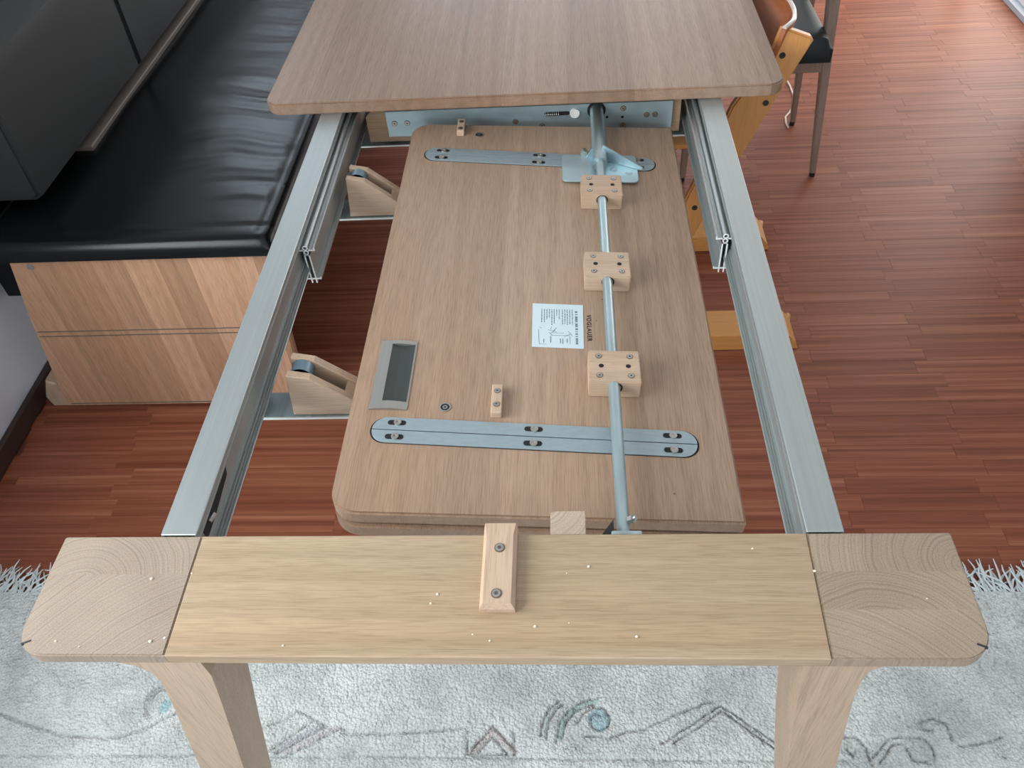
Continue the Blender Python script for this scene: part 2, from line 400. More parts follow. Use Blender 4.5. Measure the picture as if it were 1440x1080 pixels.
# parquet strips: the 300 that show largest are parts, the rest one mesh
SW, SL = .0455, .283
strips = []
row = 0; y = -1.5
while y < YB - .05:
    x = XL + .001 - ((row * .141) % SL if row % 1 == 0 else 0)
    # mosaic layout: ends nearly line up, alternate rows step aside a little
    x = XL - SL + [.0, .03, .012, .045, .02, .05][row % 6] + random.uniform(-.006, .006)
    while x < XR:
        a, b = max(x, XL), min(x + SL, XR)
        if b - a > .03: strips.append((a, b, y, y + SW))
        x += SL
    y += SW; row += 1
Ri = CM.to_3x3().transposed()
def pxsize(s):
    p = Vector(((s[0] + s[1]) / 2, (s[2] + s[3]) / 2, 0)) - CP; q = Ri @ p
    if q.z > -.1: return 0
    u, v = 720 + 1170 * q.x / -q.z, 540 - 1170 * q.y / -q.z
    if not (-60 < u < 1500 and -20 < v < 1100): return 0
    X, Y = p.x + CP.x, p.y + CP.y
    if Y < .36: return 0                                    # under the rug
    if X < -.56 and Y > .93: return 0                       # under the bench
    return 1 / q.z ** 2
full = [s for s in strips if abs(s[1] - s[0] - SL) < .001]
near = sorted(full, key=lambda s: -pxsize(s))[:300]
near = [s for s in near if pxsize(s) > 0]; nearset = set(near)
def stripbm():
    bm = BM(); box(bm, -SL / 2 + .0001, SL / 2 - .0001, -SW / 2 + .0001, SW / 2 - .0001, -.004, 0, .0003); return bm
bm = stripbm(); sme = bpy.data.meshes.new('parquet_strip'); bmesh.ops.recalc_face_normals(bm, faces=bm.faces); bm.to_mesh(sme); bm.free(); sme.materials.append(M['floor1'])
fw = W[fl.name].inverted()
for s in near:
    o = bpy.data.objects.new('parquet_strip', sme); col.objects.link(o); o.parent = fl
    o.location = fw @ Vector(((s[0] + s[1]) / 2, (s[2] + s[3]) / 2, .0003 * random.random()))
rest = [s for s in strips if s not in nearset]
V, F, RN = [], [], []
for s in rest:
    i = len(V); z = .0003 * random.random(); e = .0002; c_ = .0003
    x0, x1, y0, y1 = s[0] + e, s[1] - e, s[2] + e, s[3] - e
    V += [(x0, y0, -.004), (x1, y0, -.004), (x1, y1, -.004), (x0, y1, -.004), (x0, y0, z - c_), (x1, y0, z - c_), (x1, y1, z - c_), (x0, y1, z - c_),
          (x0 + c_, y0 + c_, z), (x1 - c_, y0 + c_, z), (x1 - c_, y1 - c_, z), (x0 + c_, y1 - c_, z)]
    for k in range(4):
        j = (k + 1) % 4
        F.append((i + k, i + j, i + 4 + j, i + 4 + k)); F.append((i + 4 + k, i + 4 + j, i + 8 + j, i + 8 + k))
    F.append((i + 8, i + 9, i + 10, i + 11)); RN += [random.random()] * 12
me = bpy.data.meshes.new('parquet_strips'); me.from_pydata([fw @ Vector(v) for v in V], [], F); me.materials.append(M['floor2'])
at = me.attributes.new('rnd', 'FLOAT', 'POINT'); at.data.foreach_set('value', RN)
o = bpy.data.objects.new('parquet_strips', me); col.objects.link(o); o.parent = fl; o['kind'] = 'stuff'

def wall_with_hole(name, axis, pos, th, a0, a1, hole, side, hole2=None):
    """wall in the plane axis=pos; hole=(b0,b1,z0,z1) along the other axis (z above the floor)"""
    bm = BM()
    b0, b1, z0, z1 = hole
    def bx(u0, u1, v0, v1):
        if u1 - u0 < .001 or v1 - v0 < .001: return
        p0, p1 = sorted((pos, pos + th * side))
        if axis == 'x': box(bm, p0, p1, u0, u1, v0 - T, v1 - T)
        else: box(bm, u0, u1, p0, p1, v0 - T, v1 - T)
    bx(a0, b0, -.05, H)
    if hole2:
        c0, c1, w0, w1 = hole2; bx(b1, c0, -.05, H); bx(c1, a1, -.05, H); bx(c0, c1, -.05, w0); bx(c0, c1, w1, H)
    else: bx(b1, a1, -.05, H)
    bx(b0, b1, -.05, z0); bx(b0, b1, z1, H)
    return obj(name, bm, M['plaster'], kind='structure')
def window(name, axis, pos, side, hole, bars):
    b0, b1, z0, z1 = hole
    w_ = empty(name, ((pos + .06 * side, (b0 + b1) / 2, z0) if axis == 'x' else ((b0 + b1) / 2, pos + .06 * side, z0)), kind='structure')
    def bx(bm, u0, u1, v0, v1, d0, d1):
        p0, p1 = sorted((pos + d0 * side, pos + d1 * side))
        if axis == 'x': box(bm, p0, p1, u0, u1, v0 - T, v1 - T, .003)
        else: box(bm, u0, u1, p0, p1, v0 - T, v1 - T, .003)
    bm = BM(); f = .06
    bx(bm, b0, b1, z0, z0 + f, .03, .09); bx(bm, b0, b1, z1 - f, z1, .03, .09)
    us = [b0] + [b0 + (b1 - b0) * k / bars for k in range(1, bars)] + [b1]
    for i, u in enumerate(us):
        c0 = u if i == 0 else (u - f if i == bars else u - f / 2); bx(bm, c0, c0 + f, z0 + f, z1 - f, .03, .09)
    obj('window_frame', bm, M['frame'], w_)
    bm = BM(); bx(bm, b0 + .02, b1 - .02, z0 + .02, z1 - .02, .055, .061); obj('pane', bm, M['glass'], w_)
    return w_
hR = (2.55, 4.75, .02, 2.25); hL = (-1.75, .35, .85, 2.3); hB = (-1.05, 1.25, .9, 2.3)
wall_with_hole('wall_right', 'x', XR, .2, YF, YB, hR, 1); window('window_1', 'x', XR, 1, hR, 2)
hK = (2.6, 4.1, 1.25, 2.2); hF = (-.8, 1.4, .85, 2.3)
wall_with_hole('wall_left', 'x', XL, .2, YF, YB, hL, -1, hK); window('window_4', 'x', XL, -1, hK, 2)
window('window_2', 'x', XL, -1, hL, 2)
wall_with_hole('wall_back', 'y', YB, .2, XL - .2, XR + .2, hB, 1); window('window_3', 'y', YB, 1, hB, 3)
wall_with_hole('wall_front', 'y', YF, .2, XL - .2, XR + .2, hF, -1); window('fill_window', 'y', YF, -1, hF, 2)  # front window is an added opening for the fill light
obj('ceiling', box(BM(), XL - .2, XR + .2, YF - .2, YB + .2, H - T, H - T + .1), M['white'], kind='structure')
M['skirt'] = mat('dark_brown_skirting', (.045, .028, .024), .4)[0]
obj('baseboard_left', box(BM(), XL, XL + .016, YF + .01, YB - .01, -T + .0005, -T + .055, .003), M['skirt'], kind='structure')
obj('baseboard_right', box(BM(), XR - .016, XR, YF + .01, 2.5, -T + .0005, -T + .055, .003), M['skirt'], kind='structure')

# ================================================================== RUG
rug = empty('rug', (-.05, -.5, 0.0), 'pale blue-white wool rug with carved swirl motifs and a fringed edge, under the table legs', 'rug')
mot = {
 'wave':[(-1.2,.12),(-1.009,.085),(-.944,.065),(-.873,.047),(-.809,.043),(-.755,.044),(-.713,.062),(-.669,.088),(-.64,.11)],
 'h1':[(-1.3,.006),(-.973,.008),(-.769,.010),(-.595,.013)],'h2':[(-.595,.013),(-.462,.011),(-.228,.014),(.028,.015),(.327,.015),(.449,.016),(.56,.018)],
 's1':[(-.73,.112),(-.723,.133),(-.709,.144),(-.69,.148)],'s1b':[(-.722,.112),(-.714,.13),(-.7,.139)],'s2':[(-.728,.105),(-.722,.091),(-.71,.081)],
 'p1':[(-.507,.059),(-.451,.08),(-.428,.097),(-.374,.071)],'p2':[(-.473,.018),(-.397,.078)],'p3':[(-.451,.019),(-.366,.071)],'p4':[(-.43,.015),(-.341,.066),(-.326,.056)],
 'm1':[(-.339,.053),(-.233,.057),(-.168,.061),(-.11,.068)],'m2':[(-.107,.068),(-.104,.02),(-.018,.021),(-.022,.064)],
 'c1':[(-.1,.023),(-.06,.071),(-.014,.026)],'c2':[(-.085,.023),(-.059,.053),(-.033,.024)],
 'a1':[(.027,.056),(.033,.085),(.046,.108),(.062,.118)],'a2':[(.038,.052),(.043,.083),(.057,.104),(.07,.113)],
 'a3':[(.055,.043),(.062,.079),(.079,.101),(.106,.119),(.132,.126)],'a4':[(.066,.052),(.075,.082),(.09,.099),(.112,.11),(.13,.114)],
 'a5':[(.094,.078),(.108,.098),(.125,.108),(.145,.105),(.154,.089),(.15,.073),(.133,.066),(.12,.073),(.118,.089),(.129,.098),(.14,.091)],
 'r0':[(.11,.055),(.155,.053)],'r1':[(.155,.053),(.181,.064),(.213,.068),(.253,.087),(.32,.114),(.346,.122)],
 'r2':[(.243,.043),(.296,.075),(.357,.114)],'r3':[(.266,.046),(.315,.075),(.359,.104),(.441,.037)],'r4':[(.357,.114),(.448,.045)],
 'z1':[(.568,.06),(.586,.059),(.598,.041),(.602,.011)],'z2':[(.563,.038),(.572,.026),(.579,.035)],
 'z3':[(.602,.019),(.641,.056),(.666,.06),(.702,.059),(.712,.042),(.709,.018)],'z3b':[(.615,.015),(.645,.045),(.668,.05)],
 'z4':[(.667,.042),(.683,.044)],'z5':[(.667,.042),(.673,.02),(.701,.016)],
 'z6':[(.723,.072),(.706,.072),(.706,.089),(.73,.092),(.749,.085),(.75,.055)],'z7':[(.758,.045),(.795,.049),(.838,.062)]}
xs = np.concatenate([np.arange(-1.34, -1.05, .008), np.arange(-1.05, .96, .0034), np.arange(.96, 1.36, .008)])
xs = xs[xs > XL + .02]
ys = np.concatenate([np.arange(-1.35, -.16, .02), np.arange(-.16, -.03, .006), np.arange(-.03, .346, .0034)])
X, Y = np.meshgrid(xs, ys); P = np.stack([X.ravel(), Y.ravel()], 1)
def segdist(P, a, b):
    a, b = np.array(a), np.array(b); d = b - a; t = np.clip(((P - a) @ d) / (d @ d), 0, 1)
    return np.hypot(*(P - a - t[:, None] * d).T)
def linedist(P, pts): return np.min([segdist(P, a, b) for a, b in zip(pts, pts[1:])], axis=0)
rng = np.random.default_rng(3)
z = rng.normal(0, .0011, len(P))
mask = (P[:, 1] > -.1)
Pm = P[mask]; dz = np.zeros(len(Pm))
# wandering of the hand-carved lines
wob = np.array([noise.noise_vector(Vector((p[0] * 60, p[1] * 60, 0)))[:2] for p in Pm]) * .0016
Pw = Pm + wob
for k, pts in mot.items():
    d = linedist(Pw, pts); dep = .0045 if k in ('h1', 'h2') else .0085
    dz = np.minimum(dz, -dep * np.exp(-(d / .0022) ** 2))
z[mask] += dz
C = np.tile(np.array([.80, .82, .795, 1.0]), (len(P), 1))
Cm = C[mask]
def paint(w_, colr): 
    global Cm
    w_ = np.clip(w_, 0, 1)[:, None]; Cm[:, :3] = Cm[:, :3] * (1 - w_) + np.array(colr) * w_
def band(pts, off, wd, colr, k=.8): paint(k * np.exp(-(np.maximum(0, linedist(Pw, pts) - wd) / .002) ** 2), colr)
band([(-.095, .026), (-.06, .064), (-.02, .027)], 0, .005, (.62, .55, .52))
band([(-.458, .022), (-.375, .07)], 0, .004, (.58, .57, .60)); band([(-.436, .019), (-.35, .066)], 0, .003, (.66, .62, .65))
band([(.06, .05), (.068, .08), (.084, .1), (.108, .114), (.13, .12)], 0, .003, (.50, .67, .60))
band([(.129, .088), (.14, .084), (.136, .075)], 0, .011, (.50, .70, .74), .9)
band([(.115, .085), (.135, .103), (.15, .09)], 0, .004, (.45, .62, .66), .8)
band([(-.688, .106), (-.690, .098)], 0, .008, (.45, .68, .70), .9)
band([(.032, .056), (.038, .085), (.052, .106)], 0, .003, (.58, .68, .66))
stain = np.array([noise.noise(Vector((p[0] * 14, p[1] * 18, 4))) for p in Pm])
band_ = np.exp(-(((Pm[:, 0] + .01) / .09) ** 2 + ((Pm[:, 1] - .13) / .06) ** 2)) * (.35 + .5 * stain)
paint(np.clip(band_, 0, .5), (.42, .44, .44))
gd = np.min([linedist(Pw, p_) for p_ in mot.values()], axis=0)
paint(.55 * np.exp(-(gd / .0015) ** 2), (.45, .48, .47))  # groove shade and darker backing painted into the pile colour
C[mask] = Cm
lines_dark = np.zeros(len(Pm))
nx, ny = len(xs), len(ys)
me = bpy.data.meshes.new('pile')
Vv = [(P[i, 0] + .05, P[i, 1] + .5, .0135 + z[i]) for i in range(len(P))]
idx = np.arange(nx * ny).reshape(ny, nx)
Fc = np.stack([idx[:-1, :-1], idx[:-1, 1:], idx[1:, 1:], idx[1:, :-1]], -1).reshape(-1, 4).tolist()
me.from_pydata(Vv, [], Fc); me.materials.append(M['rug'])
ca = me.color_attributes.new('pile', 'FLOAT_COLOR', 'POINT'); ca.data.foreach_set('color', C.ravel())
for p in me.polygons: p.use_smooth = True
po = bpy.data.objects.new('pile', me); col.objects.link(po); po.parent = rug; W['pile'] = W[rug.name]
obj('backing', box(BM(), xs[0], xs[-1], ys[0], ys[-1] - .001, -T + .0008, -T + .003), M['fringe'], rug)
bm = BM(); x = xs[0] + .005
while x < xs[-1]:
    for s_ in range(2):
        a = random.gauss(0, .5); l = random.uniform(.05, .082); pts = [(x, ys[-1] - .004, -T + .011)]
        px_, py_ = x, ys[-1]; zt = .010
        for k in range(1, 6):
            a += random.gauss(0, .28); px_ += math.sin(a) * l / 5; py_ += math.cos(a) * l / 5
            zt = max(.0035, zt - .002 + random.uniform(-.001, .003)) + (.003 if random.random() < .12 else 0)
            pts.append((px_, py_, -T + zt))
        tube(bm, pts, [.0020, .0023, .0022, .0021, .0018, .0008], 4)
    x += random.uniform(.0045, .0075)
obj('fringe', bm, M['fringe'], rug, kind='stuff', smooth=True)

# ================================================================== EXTENSION TABLE
tb = empty('extension_table', (0, 1.0, 0), 'pale oak dining table pulled open, aluminium rails bare between top and end board', 'table')
def screws(name, pts, parent, axis=(0, 0, 1), r=.0045, hole=None, local=False):
    for p in pts:
        s = obj(name, screw_bm(BM(), p, axis, r), [M['screw'], M['recess']], parent, local=local, smooth=True)
# tabletop
bm = BM(); prism(bm, rrect(-.495, .505, .971, 2.42, .032, 8), 'z', .0, .0245, .003, 2)
obj('tabletop', bm, M['top'], tb)
# end board: long-grain middle plank, an end-grain block at each side
bm = BM(); prism(bm, [(-.3355, 0), (.3465, 0), (.3415, -.1455), (-.3335, -.1455)], 'z', -.017, 0, .0012, 1); obj('end_plank', bm, M['plank'], tb)
bm = BM(); pl = [p_ for p_ in rrect(-.5, -.34, -.1455, 0, [.034, 0, 0, .003], 8) if p_[0] < -.36]
prism(bm, pl[:9] + [(-.334, -.1455), (-.336, 0)] + pl[9:], 'z', -.017, 0, .0016, 2)
obj('end_block', bm, M['endL'], tb, 'end-grain oak block closing the left end of the board')
bm = BM(); pr = [p_ for p_ in rrect(.35, .5, -.1455, 0, [0, .034, .003, 0], 8) if p_[0] > .36]
prism(bm, [(.347, 0), (.342, -.1455)] + pr, 'z', -.017, 0, .0016, 2)
obj('end_block', bm, M['endR'], tb, 'end-grain oak block closing the right end of the board')
for s, (x_, y_) in ((-1, (-.487, -.128)), (1, (.487, -.128))):
    bm = BM(); cyl(bm, (x_ - .003 * s, y_ - .001, -.0008), (x_ + .006 * s, y_ - .005, -.0008), .0015, n=10); obj('corner_slot', bm, M['blackplastic'], tb)
# legs: shaped planks sweeping out of the board
LL = [(-.300, -.016), (-.2985, -.047), (-.305, -.089), (-.322, -.185), (-.348, -.329), (-.380, -.52), (-.418, -T + .0125), (-.470, -T + .0125), (-.441, -.50), (-.408, -.332), (-.395, -.263), (-.373, -.144), (-.363, -.085), (-.3605, -.060), (-.362, -.040), (-.372, -.024), (-.390, -.016)]
LR = [(.320, -.016), (.3205, -.035), (.323, -.064), (.332, -.147), (.351, -.302), (.380, -.50), (.418, -T + .0125), (.470, -T + .0125), (.436, -.48), (.409, -.300), (.392, -.166), (.3825, -.085), (.381, -.050), (.384, -.026), (.395, -.016)]
def legbm(pts, y0, y1, ytap, front=True):
    bm = BM(); prism(bm, pts, 'y', y0, y1)
    for v in bm.verts:                                       # rear edge sweeps towards the front face lower down
        k = max(0, (-.02 - v.co.z)) / .72
        if abs(v.co.y - y1) < 1e-6: v.co.y = y1 + (ytap - y1) * k ** .8
    es = [e for e in bm.edges if len(e.link_faces) == 2]
    bmesh.ops.bevel(bm, geom=es, offset=.002, segments=2, affect='EDGES', clamp_overlap=True, angle_limit=math.radians(60)) if False else None
    return bm
for pts in (LL, LR):
    obj('leg', legbm(pts, -.1455, -.052, -.085), M['leg'], tb)
for pts in ([(-x_, z_) for x_, z_ in LR], [(-x_, z_) for x_, z_ in LL]):
    pts = [(x_, z_ if z_ > -.7 else -T + .0005) for x_, z_ in pts]
    pts = pts[::-1]
    bm = BM(); prism(bm, pts, 'y', 2.30, 2.39); obj('leg', bm, M['leg'], tb)
bm = BM(); box(bm, -.40, .40, 2.26, 2.40, -.017, -.0005); obj('end_plank', bm, M['plank'], tb)
# outer rails: C section open to the inside
for s in (-1, 1):
    bm = BM(); X0, X1 = (.3865, .344) if s < 0 else (.388, .3475)
    def bx(a, b, y0, y1, z0, z1, bev=0): box(bm, min(s * a, s * b), max(s * a, s * b), y0, y1, z0, z1, bev)
    y0, y1 = .002, 2.2
    bx(X0, X1, y0, y1, -.0035, -.0003, .0009)                # top
    bx(X0, X0 - .003, y0, y1, -.064, -.0035)                 # outer skin
    bx(X1 + .003, X1, y0, y1, -.010, -.0035)                 # inner lip
    bx(X1 + .009, X1 + .006, y0, y1, -.058, -.010)           # web
    bx(X1 + .009, X1 - .001, y0, y1, -.012, -.0098)
    for q in range(3): bx(X1 + .008, X1 + .003 - q * .002, y0, y1, -.053 - q * .0045, -.0508 - q * .0045)   # ridges of the foot
    bx(X0, X1 - .004, y0, y1, -.066, -.0635, .0006)
    rail = obj('outer_rail', bm, M['alu'], tb)
    if s < 0:
        bm = BM()
        cx = -(X1 + .006)
        prism(bm, [(.022, -.013), (.10, -.013), (.122, -.020), (.115, -.034), (.06, -.040), (.022, -.040)], 'x', cx - .0001, cx + .0009); obj('cable_slot', bm, M['black'], rail)
        bm = BM(); cyl(bm, (cx + .001, .04, -.03), (cx + .004, .052, -.030), .003, n=8); obj('stop_pin', bm, M['screw'], rail, smooth=True)
    bm = BM(); box(bm, min(s * (X1 + .005), s * (X1 + .0005)), max(s * (X1 + .005), s * (X1 + .0005)), .0005, .009, -.03, -.004); obj('end_stop', bm, M['blackplastic'], rail)
    for yy in ((.16, .27, .44) if s < 0 else (.09, .36)):
        bm = BM(); cyl(bm, (s * (X1 + .007), yy, -.028), (s * (X1 + .0045), yy, -.028), .0018, n=10); obj('rivet', bm, M['screw'], rail, smooth=True)
    # inner rail (telescopic I section), cut end at y = .57
    def section(y0, y1):
        bm = BM()
        def ib(a, b, z0, z1): box(bm, min(s * (a - sh), s * (b - sh)), max(s * (a - sh), s * (b - sh)), y0, y1, z0, z1)
        sh = .003 if s < 0 else .0
        for zz in (-.0215, -.0305): ring(bm, (s * (.3425 - sh), y0, zz), (s * (.3425 - sh), y1, zz), .0046, .0027, 14)
        ib(.353, .3465, -.0272, -.0250); ib(.338, .327, -.0272, -.0250); ib(.329, .327, -.0250, -.0215)
        ib(.3475, .3453, -.083, -.034); ib(.3398, .3376, -.083, -.034)
        ib(.3475, .3376, -.036, -.034)
        ib(.357, .3290, -.0865, -.0838); ib(.3475, .3453, -.094, -.0865); ib(.3398, .3376, -.094, -.0865); ib(.331, .3290, -.0838, -.0815)
        return bm
    y0, y1 = .57, 1.95
    ir = obj('inner_rail', section(y0, y1), M['alu'], tb, smooth=True)
    obj('lit_cut_end', section(y0 - .0012, y0 - .0001), M['cut'], ir)  # thin bright cap, lit look of the cut face painted on
    bm = BM()
    for q in range(3): box(bm, min(s * (.3365 - q * .0028), s * (.3354 - q * .0028)), max(s * (.3365 - q * .0028), s * (.3354 - q * .0028)), y0 + .001, y1, -.0250, -.0242)
    box(bm, min(s * .3376, s * .336), max(s * .3376, s * .336), y0 + .001, y1, -.058, -.056)
    obj('ridge', bm, M['alud'], ir)
    # cut face of the section
    for yy, zz in ((.598, -.040), (.80, -.050)):
        bm = BM(); cyl(bm, (s * .3380, yy, zz), (s * .3362, yy, zz), .002 if yy < .7 else .0035, n=10); obj('rivet', bm, M['screw'] if yy < .7 else M['black'], ir, smooth=True)
# cross beam behind the leaf, with the bent steel mounting plate
bm = BM(); prism(bm, [(-.318, -.106), (.324, -.106), (.324, -.030), (-.300, -.030), (-.318, -.048)], 'y', 1.042, 1.085, .001)
obj('cross_beam', bm, M['beam'], tb)
bm = BM(); prism(bm, [(-.2745, -.0905), (.3065, -.0930), (.3065, -.034), (-.2745, -.034)], 'y', 1.034, 1.0415, .0006)
mp_ = obj('mounting_plate', bm, M['zincp'], tb)
bm = BM(); ring(bm, (.1545, 1.0345, -.048), (.1545, 1.0330, -.048), .0185, .0150, 24); cyl(bm, (.1545, 1.0339, -.048), (.1545, 1.0335, -.048), .0182, n=24); obj('rod_hole', bm, M['black'], mp_)
bm = BM(); ring(bm, (.111, 1.034, -.052), (.111, 1.0305, -.052), .0098, .0045, 20); cyl(bm, (.111, 1.034, -.052), (.111, 1.0315, -.052), .0046, n=14); obj('washer', bm, M['nylon'], mp_, 'round white plastic washer', smooth=True)
bm = BM(); prism(bm, rrect(.050, .101, -.0562, -.0478, .004, 4), 'y', 1.0336, 1.0341); obj('slot', bm, M['black'], mp_)
bm = BM()
for k in range(7): ring(bm, (.052 + k * .0042, 1.0315, -.052), (.0538 + k * .0042, 1.0315, -.052), .0040, .0026, 12)
obj('spring', bm, M['screw'], mp_, smooth=True)
screws('screw', [(-.258, 1.0335, -.060), (-.232, 1.0335, -.060), (.208, 1.0335, -.046), (.208, 1.0335, -.083), (.255, 1.0335, -.062), (.272, 1.0335, -.062), (.044, 1.0335, -.078), (-.01, 1.0335, -.066)], mp_, (0, -1, 0), .0052)
for p_ in ((.176, 1.0335, -.064), (.207, 1.0335, -.065)):
    bm = BM(); cyl(bm, (p_[0], 1.0341, p_[2]), (p_[0], 1.0336, p_[2]), .0028, n=12); obj('drill_hole', bm, M['black'], mp_)
# support plates hung under the rails and the forked roller blocks on them
for (x0, x1, y0, y1, z0) in ((-.372, -.17, .283, .335, -.1165), (-.352, -.17, .785, .85, -.1165), (-.352, .362, 1.036, 1.12, -.1105)):
    bm = BM(); box(bm, x0, x1, y0, y1, z0 - .0025, z0, .0006)
    for xx in (x0 + .0005, x1 - .003):
        if xx < -.3 or xx > .3: box(bm, xx, xx + .0025, y0, y1, z0, -.067)
    sp_ = obj('support_plate', bm, M['zinc'], tb)
    bm = BM(); box(bm, x0, x1, y0 - .0016, y0 - .0001, z0 - .0028, z0 + .0002); obj('cut_edge', bm, M['white_metal'], sp_)
for yb in (.287, .790):
    rb = None
    for y0, y1 in ((yb, yb + .013), (yb + .036, yb + .049)):
        prof = [(-.320, -.1158), (-.194, -.1158), (-.199, -.109), (-.2795, -.0395), (-.311, -.0325), (-.3125, -.0335)]
        if rb is None:
            bm = BM(); prism(bm, prof, 'y', y0, y1, .0012)
            prism(bm, prof, 'y', yb + .036, yb + .049, .0012)
            prism(bm, [(-.24, -.1158), (-.196, -.1158), (-.20, -.1105), (-.238, -.080)], 'y', yb + .0131, yb + .0359)
            rb = obj('roller_block', bm, M['block'], tb)
    bm = BM(); cyl(bm, (-.296, yb + .0145, -.050), (-.296, yb + .0345, -.050), .0165, n=24); ring(bm, (-.296, yb + .0145, -.050), (-.296, yb + .0160, -.050), .0172, .008, 20)
    obj('roller', bm, M['roller'], rb, smooth=True)
# pivot rod
rz_ = -.046
bm = BM(); cyl(bm, (.150, .012, rz_ + .004), (.1535, .86, rz_), .0080, n=28)
rod = obj('pivot_rod', bm, M['zinc'], tb, smooth=True)
bm = BM(); cyl(bm, (.1538, .835, rz_ - .001), (.1545, 1.034, -.048), .0135, n=28); obj('sleeve', bm, M['zinc'], rod, smooth=True)
bm = BM(); cyl(bm, (.1575, .044, rz_ + .008), (.1625, .043, rz_ + .013), .0052, n=6); cyl(bm, (.161, .0433, rz_ + .0115), (.1655, .0425, rz_ + .016), .0028, n=10); obj('bolt', bm, M['screw'], rod)
bm = BM(); box(bm, .134, .168, .0005, .006, -.030, -.002, .001); box(bm, .134, .168, .0005, .018, -.033, -.0305, .0005); obj('rod_socket', bm, M['zinc'], tb)
bm = BM(); prism(bm, [(.118, .004), (.138, .004), (.138, .034), (.130, .022)], 'z', -.034, -.020, .001); obj('buffer', bm, M['blackplastic'], tb)
# wooden guide block on the board, and the tongue behind it
bm = BM(); prism(bm, [(-.0075, 0.0), (.0275, 0.0), (.0275, -.0955), (-.0075, -.0955)], 'z', -.0002, .004)
x0, x1 = -.0075, .0275
A = [bm.verts.new(p) for p in ((x0, 0, .004), (x1, 0, .004), (x1, -.0955, .004), (x0, -.0955, .004))]
bm2 = BM(); 
def frustum(bm, lo, hi, z0, z1):
    a = [bm.verts.new((*p, z0)) for p in lo]; b = [bm.verts.new((*p, z1)) for p in hi]; n = len(a)
    bm.faces.new(a[::-1]); bm.faces.new(b)
    for i in range(n): bm.faces.new((a[i], a[(i + 1) % n], b[(i + 1) % n], b[i]))
bm.free(); bm = bm2
lo = [(-.0085, .006), (.0290, .006), (.0290, -.008), (.0290, -.0960), (-.0085, -.0960), (-.0085, -.008)]
hi = [(-.0070, .006), (.0275, .006), (.0250, -.010), (.0250, -.0925), (-.0045, -.0925), (-.0045, -.010)]
frustum(bm, lo, lo, -.0002, .006); frustum(bm, lo, hi, .006, .0135)
gb = obj('guide_block', bm, M['blocky'], tb, 'bevelled wooden block with two screws on the board')
screws('screw', [(.0105, -.026, .0136), (.0095, -.0815, .0136)], gb, (0, 0, 1), .0052)
bm = BM(); prism(bm, rrect(.0655, .1055, .0006, .0325, [0, 0, .002, .005], 4), 'z', -.020, -.0015, .0008); obj('tongue_block', bm, M['endT'], tb)

# ================================================================== LEAF
th = math.atan(.03 / .515)
leaf = empty('extension_leaf', (-.212, 0, -.045 + T), 'folded oak table leaf lying underside up between the rails, metal rod across it', 'table leaf', rot=Matrix.Rotation(th, 4, 'Y'))
bm = BM(); prism(bm, rrect(0, .516, .063, 1.003, [.036, .003, .003, .036], 8), 'z', -.0225, 0, .0035, 2)
obj('upper_panel', bm, M['leaf'], leaf, local=True)
bm = BM(); prism(bm, rrect(.001, .516, .060, 1.003, [.036, .003, .003, .036], 8), 'z', -.0470, -.0245, .0035, 2)
obj('lower_panel', bm, M['leaf'], leaf, local=True)
def cut_disc(bm, x_, y_, r): cyl(bm, (x_, y_, .0001), (x_, y_, .0005), r, n=24)
M['strip_edge'] = M['black']
for (xa, xb, yc, sl, hw) in ((.0356, .4705, .198, -.0135 / .435, .0218), (.0350, .4715, .8895, -.027 / .436, .0218)):
    th_ = math.atan(sl)
    def tr(p, off=(0, 0)): 
        c, s_ = math.cos(th_), math.sin(th_); return (xa + p[0] * c - p[1] * s_, yc + p[0] * s_ + p[1] * c)
    Ln = xb - xa
    bm = BM(); prism(bm, [tr(p) for p in rrect(-.002, Ln + .002, -hw - .0008, hw + .0008, hw, 10)], 'z', .0001, .0005); 
    hs = obj('hinge_strip', BMx := (lambda b: (prism(b, [tr(p) for p in rrect(.0005, Ln - .0005, .0007, hw, [0, 0, hw * .96, hw * .96], 8)], 'z', .0004, .0022, .0006, 1),
                                              prism(b, [tr(p) for p in rrect(.0005, Ln - .0005, -hw, -.0007, [hw * .96, hw * .96, 0, 0], 8)], 'z', .0004, .0019, .0006, 1), b)[-1])(BM()), M['hinge'], leaf, local=True)
    obj('hinge_recess', bm, M['black'], hs, local=True)
    for fx in (.075, .50, .925):
        for sy in (-.0120, .0125):
            px_, py_ = tr((Ln * fx + (.001 if sy < 0 else 0), sy * 1.15))
            b2 = BM(); prism(b2, [tr(p) for p in rrect(Ln * fx - .0125, Ln * fx + .0125, sy - .0042, sy + .0042, .0041, 6)], 'z', .0021, .0024); obj('slot', b2, M['black'], hs, local=True)
            p2 = tr((Ln * fx + .001, sy)); b2 = BM(); ring(b2, (*p2, .0022), (*p2, .0040), .0052, .0022, 16); cyl(b2, (*p2, .0022), (*p2, .0031), .0024, n=12); obj('screw', b2, M['screw'], hs, local=True, smooth=True)
